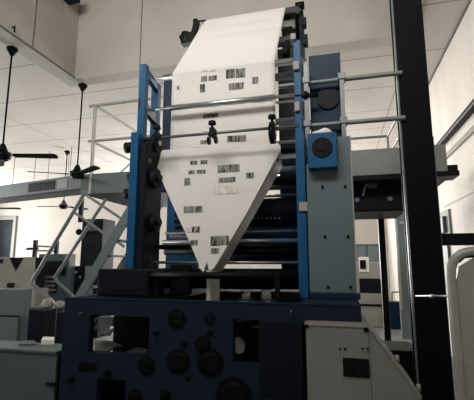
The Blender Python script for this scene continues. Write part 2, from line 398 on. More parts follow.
# ------------------------------------------------------------------ press base
BX0, BX1, BXP, BY, BZ, BYB = -2.02, .115, -.27, 2.6, 1.335, 5.0
base = thing('printing_press', 'big newspaper press with navy cast base and tall blue roller frame in the centre', 'printing press', (-1, BY, 0))
def hole(x0, y0, x1, y1): a, b = rectY(x0, y0, x1, y1, BY, .1); return (a[0], b[0], b[2], a[2])
h1, h2 = hole(89, 316, 149, 354), hole(233, 320, 272, 364)
h3 = hole(96, 379, 125, 420)
mb = MB().grid_plate([BX0, BXP], [0, BZ], [h1, h2, h3], BY, BY+.06)
mb.build('front_plate', navy, base)
MB().box((BXP, BY, rectY(0, 0, 330, 320, BY, 1)[1][2]), (BX1, BY+.5, BZ)).build('top_beam', navy, base, .004)
MB().box((BX0, BY+.06, 0), (BX0+.06, BYB, .5)).box((BX0, BY+.06, 1.15), (BX0+.06, BYB, BZ)).box((BX0, 3.9, .5), (BX0+.06, BYB, 1.15)).build('side_plate', navyd, base)
MB().box((BX1-.06, BY+.5, 0), (BX1, BYB, BZ)).build('side_plate', navyd, base)
MB().box((BX0, BYB-.05, 0), (BX1, BYB, BZ)).build('rear_plate', navyd, base)
mb = MB().box((BX0+.06, BY+.06, BZ-.05), (-1.15, BYB-.05, BZ)).box((-.8, BY+.06, BZ-.05), (BXP, BYB-.05, BZ)).box((BXP, BY+.5, BZ-.05), (BX1, BYB-.05, BZ)).box((-1.15, 3.5, BZ-.05), (-.8, BYB-.05, BZ))
mb.build('top_deck', deckm, base)
lip = MB().box((BX0, BY-.006, BZ-.008), (BX1, BY+.01, BZ+.004)); lab(lip.build('top_lip', bluem, base), 'lighter blue top edge')  # lip in a lighter blue than the plate
def cap(x, y, rp, m=black, proud=.014, name='bearing_cap'):
    c = PY(x, y, BY); r = rp/F*2.9
    mb = MB().cyl((c.x, BY, c.z), (c.x, BY-proud*.6, c.z), r).cyl((c.x, BY-proud*.6, c.z), (c.x, BY-proud, c.z), r*.8, r*.62)
    return mb.build(name, m, base)
for x, y, r in ((177, 319, 9), (210, 319, 5.5), (210, 333, 3), (184, 344, 3.3), (203, 345, 8), (178.5, 362, 11.5), (210.5, 363, 12.5), (233.5, 396, 16), (147, 366, 8.5), (135, 397, 7), (188, 378, 2.5), (165, 395, 5)): cap(x, y, r)
for x, y, r in ((108, 373, 3.2), (72, 379, 2.5), (83, 313, 1.2), (157, 333, 2), (292, 311, 1)): cap(x, y, r, dsteel if r < 1.5 else black, .05, 'bolt_head')
a, b = rectY(78, 362.5, 95, 371.5, BY-.012, .012); lab(MB().box(a, b).build('slot_cover', black, base, .004), 'black oval slot cover')
a, b = rectY(259, 321, 303, 398, BY-.012, .012); MB().box(a, b).build('access_door', navyd, base, .004)
# hinge knob on the dark door
# inner things visible through openings
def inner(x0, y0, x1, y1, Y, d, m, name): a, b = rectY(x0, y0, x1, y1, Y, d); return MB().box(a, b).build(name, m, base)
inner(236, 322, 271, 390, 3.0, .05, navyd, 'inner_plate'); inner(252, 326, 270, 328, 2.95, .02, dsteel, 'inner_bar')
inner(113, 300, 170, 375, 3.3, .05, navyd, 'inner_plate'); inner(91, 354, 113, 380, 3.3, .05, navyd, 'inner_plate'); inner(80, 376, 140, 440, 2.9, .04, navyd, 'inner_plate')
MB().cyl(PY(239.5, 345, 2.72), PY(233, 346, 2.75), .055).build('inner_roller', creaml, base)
MB().bar(PY(236, 363.5, 2.68), PY(271, 364, 2.68), .012, .012).build('ledge_bar', dsteel, base)
def strip(pts, m, name, th=.012):
    return MB().prism([PY(x, y, Yq) for x, y, Yq in pts], (0, .004, -th)).build(name, m, base)
MB().bar(PY(92, 328.5, 2.75), PY(107, 323.5, 2.75), .02, .02).build('delivery_arm', white, base)
strip([(94, 343, 3.0), (112, 346, 3.0), (122, 345.5, 3.0), (110, 340.5, 3.05), (94, 340, 3.05)], creaml, 'delivery_tray')
strip([(95, 350, 2.8), (108, 350.5, 2.8), (117, 345.5, 2.95), (95, 344, 2.95)], cream, 'delivery_tray')
strip([(126, 351.5, 2.9), (146, 352.5, 2.9), (148, 349, 3.0), (138, 347, 3.0)], creaml, 'delivery_tray')
strip([(98, 334, 3.0), (110, 334.5, 3.0), (114, 328, 3.2), (108, 330, 3.2)], creaml, 'delivery_tray')
inner(99, 317, 113, 326, 3.3, .05, grayd, 'inner_box')
MB().bar(PY(97, 352.5, 2.7), PY(117, 354, 2.7), .014, .014).build('delivery_arm', white, base)
# raised block at the left rear of the base
a, b = rectY(97, 269, 158, 300, 2.85, .13); MB().box((a[0], 2.85, a[2]), (b[0], 2.98, BZ)).build('gear_case', navyd, base, .01)
# ------------------------------------------------------------------ press superstructure
fr = base
FX0, FX1 = -1.763, -.30
zl = PY(134, 132, 3.0).z
YS = (FX0+.14)/PY(160, 240, 1).x
MB().box((FX0, 3.0, BZ), (FX0+.075, YS, zl)).build('side_frame', blue, fr, .006)
# inner machinery on the left frame; dark navy paints in the inner face's shade
MB().box((FX0+.075, 3.03, BZ+.02), (FX0+.14, YS, zl-.1)).build('inner_housing', navyd, fr, .01)
for (yy, z, r) in ((3.18, 2.35, .09), (3.2, 1.95, .08)):
    MB().cyl((FX0+.13, yy, z), (FX0+.19, yy, z), r).cyl((FX0+.19, yy, z), (FX0+.22, yy, z), r*.4).build('gear', navyd, fr)
MB().cyl(PY(145, 161, 3.08), PY(146, 161, 3.1)+Vector((.05, 0, 0)), .018).build('brass_fitting', dsteel, fr)
for z, yy in ((2.62, 2.97), (2.35, 3.05), (2.2, 3.0)):
    MB().cyl((FX0-.07, yy+.08, z), (FX0, yy+.08, z), .05).build('side_knob', black, fr)
# upper left ladder-like posts
ztl = PY(141, 64, 3.1).z; q = PY(141, 64, 3.1); xa = PY(138, 100, 3.1).x; xb = PY(145.5, 100, 3.1).x
MB().box((xa, 3.1, zl-.1), (xb-.01, 3.17, ztl)).build('front_upright', blue, fr, .004)
y2 = PX(150.5, 105, xa+.0).y
x2 = PY(150.7, 105, 3.5).x
MB().box((x2, 3.5, zl-.12), (x2+.08, 3.57, ztl)).build('rear_upright', blue, fr, .004)
MB().bar((xa+.03, 3.1, ztl-.04), (x2+.04, 3.57, ztl-.04), .05, .08).build('cross_tie', blue, fr)
zq = PY(147, 112, 3.3).z; MB().bar((xa+.03, 3.1, zq), (x2+.04, 3.57, zq), .05, .1).build('cross_tie', bluem, fr)
x3 = PY(163, 105, 4.0).x
MB().box((x3, 4.0, PY(166, 192, 4.0).z), (x3+.16, 4.06, PY(166, 78, 4.0).z)).build('rear_plate', bluem, fr, .004)
MB().box((FX0, 3.1, zl-.12), (FX0+.13, 3.6, zl-.02)).build('shelf_bracket', navyd, fr, .01)
# right frame
zt_r = PY(296, 40, 3.2).z
xr0, xr1 = PY(294.5, 100, 3.2).x, PY(300.5, 100, 3.2).x
MB().box((xr0, 3.2, zl-.2), (xr1+.01, 3.27, zt_r)).build('front_upright', blue, fr, .004)
x0, x1 = PY(297, 215, 3.0).x, PY(306.5, 215, 3.0).x
MB().box((x0, 3.0, BZ), (x1, 4.2, PY(300, 131, 3.0).z)).build('side_frame', blue, fr, .005)
XR0 = x0; XR1 = x1
for (u, v, w_, h_) in ((293, 36, 5, 6), (296, 65, 6, 8), (297, 106, 5, 9)):
    a, b = rectY(u-w_/2, v-h_/2, u+w_/2, v+h_/2, 3.17, .03); MB().box(a, b).build('pale_plate', creaml, fr, .004)
a, b = rectY(299, 202, 307.5, 211, 2.98, .02); lab(MB().box(a, b).build('pale_plate', creaml, fr, .003), 'white highlight on the blue side frame, made as a pale plate')  # pale plate paints in the highlight on the side frame
# rear tall posts and slanted top carriers
def rz(x, y, Y): return PY(x, y, Y).z
ZT = rz(300, 4, 4.65)
xp0, xp1 = PY(298.5, 20, 4.65).x, PY(303, 20, 4.65).x
MB().box((xp0, 4.65, BZ), (xp1, 4.85, ZT-.03)).build('rear_post', navyd, fr, .005)
for (x, y, s_) in ((304, 21, 4), (305, 39, 5)):
    a, b = rectY(x-s_/2, y-s_, x+s_/2, y+s_, 4.62, .1); MB().box(a, b).build('bearing_block', navyd, fr, .004)
MB().box((-1.6, 4.75, BZ), (-1.5, 4.85, ZT-.1)).build('rear_post', navyd, fr, .005)
# rollers : name, (left px), (right px), Y, radius, material
def roller(xl, xr_, yc, xm, Y, r, m, name='roller', z=None, stub=0):
    z = PY(xm, yc, Y).z if z is None else z
    mb = MB().cyl((xl, Y, z), (xr_, Y, z), r)
    if stub: mb.cyl((xl-stub, Y, z), (xr_+stub, Y, z), r*.45, n=12)
    return mb.build(name, m, fr), z
WXL, WXR = -1.635, -.545     # web edges
TR_Y, BR_Y = 4.6, 3.6
_, ZTR = roller(WXL-.03, xp0+.02, 12, 285, TR_Y, .05, dsteel, 'top_roller', stub=.02)
_, ZBR = roller(WXL-.12, XR0+.02, 63.5, 276, BR_Y, .035, steel, 'web_roller', stub=.05)
# rollers seen right of the web, top to bottom (behind the web)
for (yc, Y, r, m) in ((25, 4.45, .055, steel), (41, 4.35, .06, dsteel), (76, 3.75, .04, dsteel), (101.5, 3.75, .012, steel), (121, 3.8, .035, dsteel),
                      (127.5, 3.7, .016, steel), (142, 3.7, .017, steel), (150, 3.8, .03, rubber)):
    roller(-1.6, XR0+.04 if yc > 50 else -.42, yc, 288, Y, r, m)
# bracket of top roller, left end
kb = PY(189, 38, 4.55)
mb = MB().box((kb.x-.1, 4.5, kb.z-.09), (kb.x+.12, 4.62, kb.z+.06)).cyl(PY(180.5, 39, 4.55), PY(186, 37, 4.55), .05).cyl(PY(185, 44, 4.55), PY(186, 33, 4.55), .06)
mb.bar(PY(193, 38, 4.55), PY(197, 22, 4.55), .07, .07)
mb.build('top_bracket', black, fr, .006)
MB().cyl(PY(195.5, 20, 4.55), PY(195.5, 23.5, 4.55), .035).cyl(PY(195.5, 21.5, 4.55), PY(206, 20.5, 4.55), .012).build('tension_knob', black, fr)
MB().bar((kb.x+.1, 4.56, kb.z-.03), (-1.5, 4.8, kb.z-.05), .06, .06).build('bracket_arm', black, fr)
rk = PY(299.5, 6, 4.6); MB().cyl((rk.x-.05, 4.6, rk.z), (rk.x+.06, 4.6, rk.z), .05).build('tension_knob', black, fr)
# dark back screen of the roller bay (right part behind rollers)
MB().box((-.62, 4.3, BZ), (XR0, 4.34, rz(290, 48, 4.3))).build('rear_screen', black, fr)
MB().box((-.62, 4.72, 3.5), (xp0, 4.74, ZT-.06)).build('rear_screen', black, fr)
MB().bar((-.5, 4.3, 3.9), (-.42, 4.7, ZTR-.12), .05, .3).build('roller_carrier', black, fr)
# silver bar in front of the web
za = PY(225, 102.3, 3.45).z
MB().cyl((WXL-.0, 3.45, za), (WXR+.02, 3.45, za), .027).cyl((WXL-.12, 3.45, za), (XR0+.05, 3.45, za), .014).build('guide_bar', steel, fr)
# trolley bar
zn = PY(215, 133, 3.1).z
MB().cyl((PY(141, 141, 3.1).x, 3.1, zn), (XR0+.02, 3.1, zn), .013).build('trolley_bar', dsteel, fr)
for (x, yk, ycx) in ((158.5, 127.5, 143), (213.5, 123, 137), (273, 117, 133)):
    c = PY(x, ycx, 3.1); k = PY(x, yk, 3.06)
    mb = MB().cyl((c.x, 3.06, c.z), (c.x, 3.06, k.z), .012).cyl((c.x, 3.06, k.z-.012), (c.x, 3.06, k.z+.018), .036, .03)
    mb.box((c.x-.022, 3.04, zn-.04), (c.x+.022, 3.13, zn+.035))
    mb.build('trolley_clamp', black, fr, .003)
    if x == 213.5:
        MB().cyl((c.x-.04, 3.07, zn-.075), (c.x-.022, 3.07, zn-.075), .035).cyl((c.x+.022, 3.07, zn-.07), (c.x+.04, 3.07, zn-.07), .035).bar((c.x-.035,3.07,zn-.02),(c.x+.035,3.07,zn-.02),.03,.03).build('trolley_wheel', black, fr)
    else:
        MB().cyl((c.x-.02, 3.07, zn-.06), (c.x+.02, 3.07, zn-.06), .085).cyl((c.x-.024, 3.07, zn-.06), (c.x+.026, 3.07, zn-.06), .05).build('trolley_wheel', black, fr)
        MB().cyl((c.x-.032, 3.07, zn-.06), (c.x+.034, 3.07, zn-.06), .022).build('wheel_hub', steel, fr)
# lower drums and bars (between the side frames, behind the former)
LXa, LXb = FX0+.13, XR0+.02
def drum(yc, Y, r, m, name='drum', xm=270, xl=None): return roller(LXa if xl is None else xl, LXb, yc, xm, Y, r, m, name)
drum(160, 3.95, .05, grayd, xl=-1.15); drum(171, 3.8, .04, dsteel, xl=-1.15); drum(181, 3.6, .045, navyd, xl=-1.15); drum(188, 3.65, .022, dsteel, 'guide_rod', xl=-1.15)
drum(196, 3.75, .014, steel, 'guide_rod', xl=-1.15)
drum(213, 3.8, .15, navyd, xl=-1.15); drum(231.5, 3.5, .013, dsteel, 'guide_rod'); drum(234.5, 3.65, .065, bluem)
drum(241, 3.45, .022, steel, 'guide_rod'); drum(246, 3.3, .022, black, 'guide_rod')
drum(255, 3.6, .085, rubber, xl=-1.15); drum(252, 3.5, .028, black, 'guide_rod', xm=180); drum(262.5, 3.2, .012, steel, 'guide_rod')
drum(276, 3.2, .06, black, 'nip_roller'); drum(285, 3.3, .04, black, 'nip_roller'); 
zn_ = PY(210, 275.5, 2.8).z
MB().cyl((-1.42, 2.8, zn_), (-.45, 2.8, zn_), .026).build('nip_roller', black, fr)
for x_ in (-1.45, -.45): MB().box((x_, 2.77, BZ), (x_+.03, 2.83, zn_+.03)).build('nip_bracket', black, fr, .003)
for k in range(8):
    c = PY(250+k*4.2, 218.2, 3.66); MB().cyl((c.x, 3.655, c.z), (c.x, 3.66, c.z), .006, n=8).build('rivet', steel, fr)
for x0_, x1_ in ((228, 241), (250, 261), (271, 299)):
    a, b = rectY(x0_, 290, x1_, 291.6, 2.95, .03); MB().box((a[0], a[1], BZ), (b[0], b[1], a[2]-.012)).build('deck_block', black, fr); MB().box((a[0], a[1], a[2]-.012), (b[0], b[1]+.05, a[2])).build('deck_glint', creaml, fr)  # pale strips paint in light reflected along the deck
# blue plate and clear gap at left, behind former
a, b = rectY(166.5, 193, 198, 292, 4.1, .04); MB().box((a[0], a[1], BZ), (b[0], b[1], a[2])).build('blue_screen', blue, fr)
a, b = rectY(170, 264, 189, 273, 3.05, .08); MB().box((a[0], a[1], BZ), (b[0], b[1], a[2])).build('nose_bracket', black, fr, .006)
a, b = rectY(173, 193, 196, 232, 4.08, .03)
mb = MB()
for k in range(5): mb.box((a[0]+.02, 4.085, b[2]+.03+k*.075), (a[0]+.12, 4.1, b[2]+.07+k*.075))
mb.build('ladder_slots', black, fr)
# navy upright plate at right with round bearing
a, b = rectY(309.5, 54, 341.5, 119, 3.35, .06)
MB().box((a[0], 3.35, BZ), (b[0], 3.42, a[2])).build('gear_cover', bluem, fr, .004)
c = PY(328, 98, 3.33); MB().cyl((c.x, 3.33, c.z), (c.x, 3.35, c.z), .098, n=32).build('gear_cap', black, fr)
c = PY(304, 95, 3.2); MB().cyl((c.x-.08, 3.22, c.z), (c.x+.12, 3.22, c.z), .022).cyl((c.x, 3.22, c.z), (c.x+.03, 3.22, c.z), .04).build('shaft_end', black, fr)
# former board (metal triangle under the paper)
NO = Vector((-.97, 2.87, 1.535)); TPz = 2.555; TPy = 3.3
pn = Vector((0, TPz-NO.z, -(TPy-NO.y))); pn.normalize()
pn = Vector((0, -(TPz-NO.z), (TPy-NO.y))).normalized()   # faces viewer and up
def onF(x, y, off=0.): return PP(x, y, NO, pn)+pn*off
tri = [onF(164, 154), onF(277, 149), onF(207, 268)]
MB().prism([p-pn*.035 for p in tri], -pn*.02).build('former_board', steel, fr)
zf = onF(278, 150).z
MB().cyl((onF(160, 154).x, TPy+.03, TPz-.045), (onF(278, 150).x, TPy+.03, TPz-.045), .035).build('former_roller', dsteel, fr)
for sx in (FX0+.1, XR0-.02):
    ex = onF(160, 154).x if sx < -1 else onF(278, 150).x
    MB().bar((ex, TPy+.03, TPz-.045), (sx, TPy+.03, TPz-.045), .03, .03).build('roller_shaft', dsteel, fr)
# ------------------------------------------------------------------ the paper web
web = thing('paper_web', 'wide white newsprint web running over the rollers and folding down a pointed former', 'paper web', (-1.1, 3.6, BZ))
def blocks(mb, lst, fn, idx):
    mb.cur = idx
    for x0, y0, x1, y1 in lst:
        sl = -.105 if y1 < 130 else -.06
        q = [(x0, y1), (x1, y1+(x1-x0)*sl), (x1, y0+(x1-x0)*sl), (x0, y0)]
        mb.add([fn(*p) for p in q], [(0, 1, 2, 3)])
    mb.cur = 0
up_d = [(177,86,179.5,89.5),(201,76.5,207,81.5),(208.7,76,217,80.7),(200,84.5,205,92.5),(226,69.6,235.2,78.4),(236.2,69,245,77.8),(229,83.7,243.5,90),(252,77.3,258,83.7),
        (203,114.5,218.5,118.5),(200.6,140.4,206.5,144),(227,136,236.8,142),(237.5,135.5,246,141.7),
        (200,105,218,107.6),(226,102.5,246,105),(252,100.3,272,102.6)]  # last row paints the shadow band under the guide bar in ink colours
up_l = [(201,70,208,72),(210,69.3,216,71.3),(202,131,209,133.5),(194,147.5,209.5,149),(174,107.8,198,109.6)]
fo_d = [(190.5,161.5,197.5,165.3),(201,161,207.7,164.8),(188.6,171.2,195.2,174.8),(197,170.7,206,174.4),(184.5,178.8,190.5,186),(217.8,166,228.5,173.3),(229,165.3,239.8,172.7),
        (219,178.5,235.6,183.3),(246.3,173.5,254,179),(184,207.3,194,213.6),(194.8,207,202.6,213),(192,227.3,200,233),(190.5,241,198,246),(211,237,220.2,246.5),(220.6,236.4,229,245.5),(211.6,249,219,254)]
fo_l = [(214.8,187,239,195),(186,228,191,233)]
R1 = .055; R2 = .04
def sheet(sec, x0, x1, th=.0025, nx=24, wav=.0):
    """sec: list of (y,z); makes a thin curved sheet"""
    n = len(sec); vs = []; fs = []
    for k, (y, z) in enumerate(sec):
        for i in range(nx+1):
            x = x0+(x1-x0)*i/nx; w_ = wav*math.sin(i*.9+k*.35)*.5+wav*math.sin(i*.37+1)*.5
            vs.append((x, y+w_, z))
    for k in range(n-1):
        for i in range(nx): fs.append((k*(nx+1)+i, k*(nx+1)+i+1, (k+1)*(nx+1)+i+1, (k+1)*(nx+1)+i))
    return MB().add(vs, fs, True)
sec = []
for k in range(9):
    a = math.radians(-60+k*20); sec.append((TR_Y-R1*math.sin(a)*1.0, ZTR+R1*math.cos(a)))
sec = [(TR_Y+R1*math.cos(math.radians(t_)), ZTR+R1*math.sin(math.radians(t_))) for t_ in range(10, 151, 14)]
end = (BR_Y+R2*math.cos(math.radians(145)), ZBR+R2*math.sin(math.radians(145)))
st0 = sec[-1]
for k in range(1, 10): sec.append((st0[0]+(end[0]-st0[0])*k/10, st0[1]+(end[1]-st0[1])*k/10))
sec += [(BR_Y+R2*math.cos(math.radians(t_)), ZBR+R2*math.sin(math.radians(t_))) for t_ in range(145, 186, 10)]
yv = BR_Y-R2
for k in range(1, 14): sec.append((yv, ZBR-(ZBR-2.46)*k/13))
mb = sheet(sec, WXL, WXR, wav=.0012)
blocks(mb, up_d, lambda x, y: PY(x, y, yv-.006), 1); blocks(mb, up_l, lambda x, y: PY(x, y, yv-.006), 2)
o = mb.build('upper_sheet', [paper, ink, inkl], web)
so = o.modifiers.new('solid', 'SOLIDIFY'); so.thickness = .002; so.offset = 0
# former sheet, gently rounded corners, with bulging edges wrapped behind
outl = [(157.5, 152), (162, 150.5), (278, 143.5), (280.5, 146), (280.8, 150), (277, 157), (247, 213), (214.5, 267.5), (210.5, 271), (207, 262), (203.5, 272.5), (201, 269.5), (190, 243), (170, 199), (155.8, 166), (155, 159)]
P3 = [onF(x, y, .004) for x, y in outl]
mb = MB().add(P3, [tuple(range(len(P3)))])
blocks(mb, fo_d, lambda x, y: onF(x, y, .009), 1); blocks(mb, fo_l, lambda x, y: onF(x, y, .009), 2)
o = mb.build('former_sheet', [paper, ink, inkl], web)
so = o.modifiers.new('solid', 'SOLIDIFY'); so.thickness = .002; so.offset = 0
# curl over the former roller
mb = MB(); n = 8; L0, L1 = P3[1], P3[2]; vs = []
for k in range(n+1):
    a = k/n*2.2
    for P in (L0, L1): vs.append((P.x+(.01 if P is L0 else -.01)*k, P.y+.05*math.sin(a), P.z-.05*(1-math.cos(a))+.012*math.sin(a)))
mb.add(vs, [(2*k, 2*k+1, 2*k+3, 2*k+2) for k in range(n)], True)
o = mb.build('turned_edge', paper, web); so = o.modifiers.new('solid', 'SOLIDIFY'); so.thickness = .002
# side flaps wrapped back under the board
def flap(e0, e1, b0, b1, m, name, nseg=8):
    vs = []; fs = []
    for k in range(nseg+1):
        t_ = k/nseg; E = e0.lerp(e1, t_); Bq = b0.lerp(b1, t_)
        mid = E.lerp(Bq, .35)+Vector((0, -.012, 0))
        vs += [E, mid, Bq]
    for k in range(nseg):
        for j in range(2): fs.append((3*k+j, 3*k+j+1, 3*k+j+4, 3*k+j+3))
    o = MB().add(vs, fs, True).build(name, m, web); s_ = o.modifiers.new('solid', 'SOLIDIFY'); s_.thickness = .002; return o
flap(onF(280.5, 150, .003), onF(214, 269, .003), onF(281, 150)+Vector((-.02, .2, -.1)), Vector((-.955, 3.12, 1.50)), paperd, 'side_flap')
flap(onF(155.5, 163, .003), onF(202, 270, .003), onF(158, 163)+Vector((.06, .2, -.1)), Vector((-.985, 3.12, 1.50)), paperd, 'side_flap')
# folded strip running down between nip rollers
MB().prism([Vector((-.985, 2.86, 1.54)), Vector((-.955, 2.86, 1.54)), Vector((-.945, 3.07, 1.52)), Vector((-.975, 3.07, 1.52))], (0, 0, -.5)).build('folded_strip', paperd, web)
# ------------------------------------------------------------------ grey drive cabinet right of frame
DY = 2.98
dc = thing('drive_cabinet', 'tall grey-green bolted cabinet standing on the right end of the navy base', 'cabinet', (0, DY, BZ))
xa_ = PY(308, 230, DY).x; xb_ = PY(354.5, 230, DY).x; xm_ = PY(337, 150, DY).x
zt1 = rz(345, 136, DY); zt2 = rz(322, 163, DY); zb2 = rz(330, 293, DY)
MB().prism([Vector((xa_, DY, zb2)), Vector((xb_, DY, zb2)), Vector((xb_, DY, zt1)), Vector((xm_, DY, zt1)), Vector((xm_, DY, zt2)), Vector((xa_, DY, zt2))], (0, .3, 0)).build('cabinet_body', drivem, dc, .006)
MB().box((xa_, DY-.01, BZ), (xb_+.02, DY+.3, zb2)).build('plinth', bluem, dc, .004)
MB().box((xb_-.006, DY-.008, zb2), (xb_+.004, DY+.0, zt1)).build('edge_trim', creaml, dc)
for (x, y) in ((322.5, 187), (345, 186.5), (325, 236.5), (348, 236.5), (328, 287), (350.5, 287)):
    c = PY(x, y, DY); MB().cyl((c.x, DY, c.z), (c.x, DY-.012, c.z), .011, n=8).build('bolt', black, dc)
a, b = rectY(307.3, 131.5, 337, 167, DY-.12, .4)
bb = MB().box((a[0], DY-.1, b[2]), (b[0], DY+.28, a[2])).build('fan_housing', blue, dc, .006)
lab(bb, 'blue box with round dark fan')
c = PY(322, 147.5, DY-.1); MB().cyl((c.x, DY-.1, c.z), (c.x, DY-.112, c.z), .075, n=32).build('fan_grille', black, bb).location = (0, 0, 0)
MB().cyl((c.x, DY-.112, c.z), (c.x, DY-.12, c.z), .03, n=20).build('fan_hub', navyd, bb).location = (0, 0, 0)
ztop = a[2]
# white cloth lying on the blue box
mb = MB(); n1, n2 = 12, 6; vs = []; cx0, cx1 = PY(311, 127, DY).x, PY(333, 127, DY).x
o = MB().sphere((0, 0, .045), 1, ((cx1-cx0)/2, .09, .045)).build('white_cloth', white)
for v in o.data.vertices:
    v.co.z = max(0.001, v.co.z)*1.0; v.co.x += .012*math.sin(v.co.z*60); v.co.z *= 1+.15*math.sin(v.co.x*40)
o.location = ((cx0+cx1)/2, DY+.1, ztop); tag(o, 'crumpled white cloth lying on the blue fan box', 'cloth')
# ------------------------------------------------------------------ guard rail
gr = thing('guard_rail', 'grey pipe guard rail with two horizontal bars from the press to the black column', 'railing', (0, 3.12, 2.6))
GY = 3.12
zA = PY(340, 71, GY).z; zB = PY(340, 116.5, GY).z
xe = PY(399, 90, GY+.3).x
MB().tube([(PY(279, 78, GY+.2).x, GY+.16, zA), (.56, GY+.16, zA)], .02).build('rail_bar', railm, gr)
MB().tube([(PY(272, 122, GY+.2).x, GY+.16, zB), (.56, GY+.16, zB)], .02).build('rail_bar', railm, gr)
for (x, yt) in ((306.8, 57), (342.6, 68)):
    c = PY(x, 100, GY+.12); zz = PY(x, yt, GY).z
    MB().box((c.x-.018, GY+.09, (zt1 if x > 330 else ztop)), (c.x+.018, GY+.13, zz)).build('rail_post', railm, gr)
    for z in (zA, zB): MB().box((c.x-.03, GY+.08, z-.028), (c.x+.03, GY+.19, z+.028)).build('rail_clamp', railm, gr, .004)
# ------------------------------------------------------------------ cream service cabinet, lower right
sc_ = thing('service_cabinet', 'cream cabinet with a slanted right side and small dark window, lower right of the press', 'cabinet', (0, 2.5, 0))
SYY = 2.52
fp = [PY(305.5, 322, SYY), PY(367.5, 322, SYY), PY(421, 396, SYY)]
x_l, x_r = fp[0].x, fp[2].x
zc = fp[0].z
pts = [Vector((x_l, SYY, 0)), Vector((x_r+.05, SYY, 0)), Vector((x_r+.05, SYY, .5)), fp[2], Vector((fp[1].x, SYY, zc)), Vector((x_l, SYY, zc))]
MB().prism(pts, (0, .45, 0)).build('cabinet_body', cream, sc_, .006)
MB().box((x_l-.004, SYY-.008, zc-.018), (fp[1].x+.004, SYY+.02, zc+.004)).build('top_lip', creaml, sc_)
MB().bar(Vector((fp[1].x, SYY, zc-.004)), fp[2]+Vector((0, 0, -.004)), .02, .012).build('slanted_lip', creaml, sc_)
c = PY(369.6, 350, SYY); MB().box((c.x-.002, SYY-.002, .1), (c.x+.002, SYY, zc-.03)).build('panel_seam', grayd, sc_)
a, b = rectY(343, 358.5, 369.5, 377.5, SYY-.008, .008); w_ = MB().box(a, b).build('dark_window', glassd, sc_, .003)
c = PY(354, 372, SYY-.01); MB().cyl((c.x, SYY-.02, c.z), (c.x, SYY-.006, c.z), .022).build('gauge', black, sc_)
for (x, y, r) in ((307, 326, .012), (366, 329.5, .014), (340, 348.5, .006), (345, 348.5, .006), (362.5, 348.5, .006), (367.5, 348.5, .006)):
    c = PY(x, y, SYY); MB().cyl((c.x, SYY-.012, c.z), (c.x, SYY, c.z), r, n=10).build('screw', black, sc_)
for (x, y) in ((397, 359), (418.5, 388)):
    c = PY(x, y, SYY+.03); MB().cyl((c.x, SYY+.03, c.z-.02), (c.x, SYY+.03, c.z+.02), .012, n=10).build('edge_bolt', creaml, sc_)
# ------------------------------------------------------------------ black column
KY = 3.3
c0 = PY(401.5, 120, KY).x; c1 = PY(431.5, 120, KY).x
col_ = thing('steel_column', 'thick black steel column rising floor to beam right of the press', 'column', ((c0+c1)/2, KY, 0))
MB().box((c0, KY, 0), (c1, KY+.018, WZ-.4)).box((c0+.006, KY+.018, 0), (c1-.006, KY+.2, WZ-.4)).box((c0, KY+.2, 0), (c1, KY+.218, WZ-.4)).build('column_shaft', blackc, col_)
MB().box((c0-.012, KY+.02, 0), (c0-.002, KY+.05, WZ-.4)).build('conduit', grayp, col_)
MB().box((c1+.002, KY+.02, 0), (c1+.01, KY+.05, 2.6)).build('conduit', grayd, col_)
a, b = rectY(440, 233, 500, 245, KY+.1, .1)
MB().box((c1-.02, KY+.1, b[2]), (XR-.02, KY+.2, a[2])).build('cross_arm', black, col_, .004)
MB().box((c0-.04, KY-.04, 0), (c1+.04, KY+.3, .02)).build('base_plate', blackc, col_)
# ------------------------------------------------------------------ right catwalk
RY = 5.0
a, b = rectY(345, 147.5, 447, 174, RY, .05); xw0 = a[0]; xw1 = b[0]; zw1, zw0 = PY(380, 148.5, RY).z, PY(380, 174.5, RY).z
rc = thing('raised_walkway', 'grey panelled raised walkway behind the press and the black column on the right', 'walkway', (xw0, RY, 0))
MB().box((xw0-.4, RY, zw0), (xw1, RY+.04, zw1)).build('edge_panel', walkm, rc, .004)
MB().box((xw0-.4, RY+.04, zw0), (xw1+.12, RY+1.6, zw0+.08)).build('walkway_deck', black, rc)
MB().box((xw0-.4, RY+.0, zw0-.06), (PY(460, 178, RY).x, RY+.3, zw0)).build('edge_beam', black, rc)
MB().box((xw0-.3, RY+.3, zw0-.42), (xw1-.42, RY+1.3, zw0)).build('motor_housing', black, rc, .02)
for (x, y) in ((357, 200), (390, 199)):
    c = PY(x, y, RY+.28); MB().cyl((c.x, RY+.26, c.z), (c.x, RY+.3, c.z), .03).build('lamp_boss', grayp, rc)
MB().tube([PY(363, 196, RY+.25), PY(365, 186, RY+.25), PY(371, 181, RY+.25), PY(377, 184, RY+.27)], .014, round_=.03).build('cable', dsteel, rc)
a, b = rectY(368, 182, 377, 188, RY+.24, .06); MB().box(a, b).build('switch_box', grayd, rc, .004)
xpost = PY(383.5, 262, 6.45).x
MB().box((xpost-.045, 6.45, 0), (xpost+.045, 6.55, zw0)).build('support_post', black, rc)
zR = PY(347, 138, 6.4).z
xg = PX(387, 136, 0.3)
# back rail and the side rail coming forward
g0 = PY(347, 138, 6.4); g1 = PY(387.5, 136, 6.4); g2 = PZ(401, 109.5, g1.z); 
g2 = Vector((g1.x+.06, RY+.05, g1.z))
MB().tube([(g0.x-.5, 6.4, g1.z), g1], .02).build('top_rail', railm, rc)
MB().tube([g1, g2], .02).build('top_rail', railm, rc)
MB().tube([Vector((g1.x, 6.4, g1.z-.3)), Vector((g2.x, g2.y, g2.z-.3))], .018).build('middle_rail', railm, rc)
MB().tube([g1, (g1.x, 6.4, zw0+.08)], .018).build('rail_post', railm, rc)
MB().tube([Vector((g2.x, g2.y, g2.z)), (g2.x, g2.y, zw0+.08)], .022).build('rail_post', railm, rc)
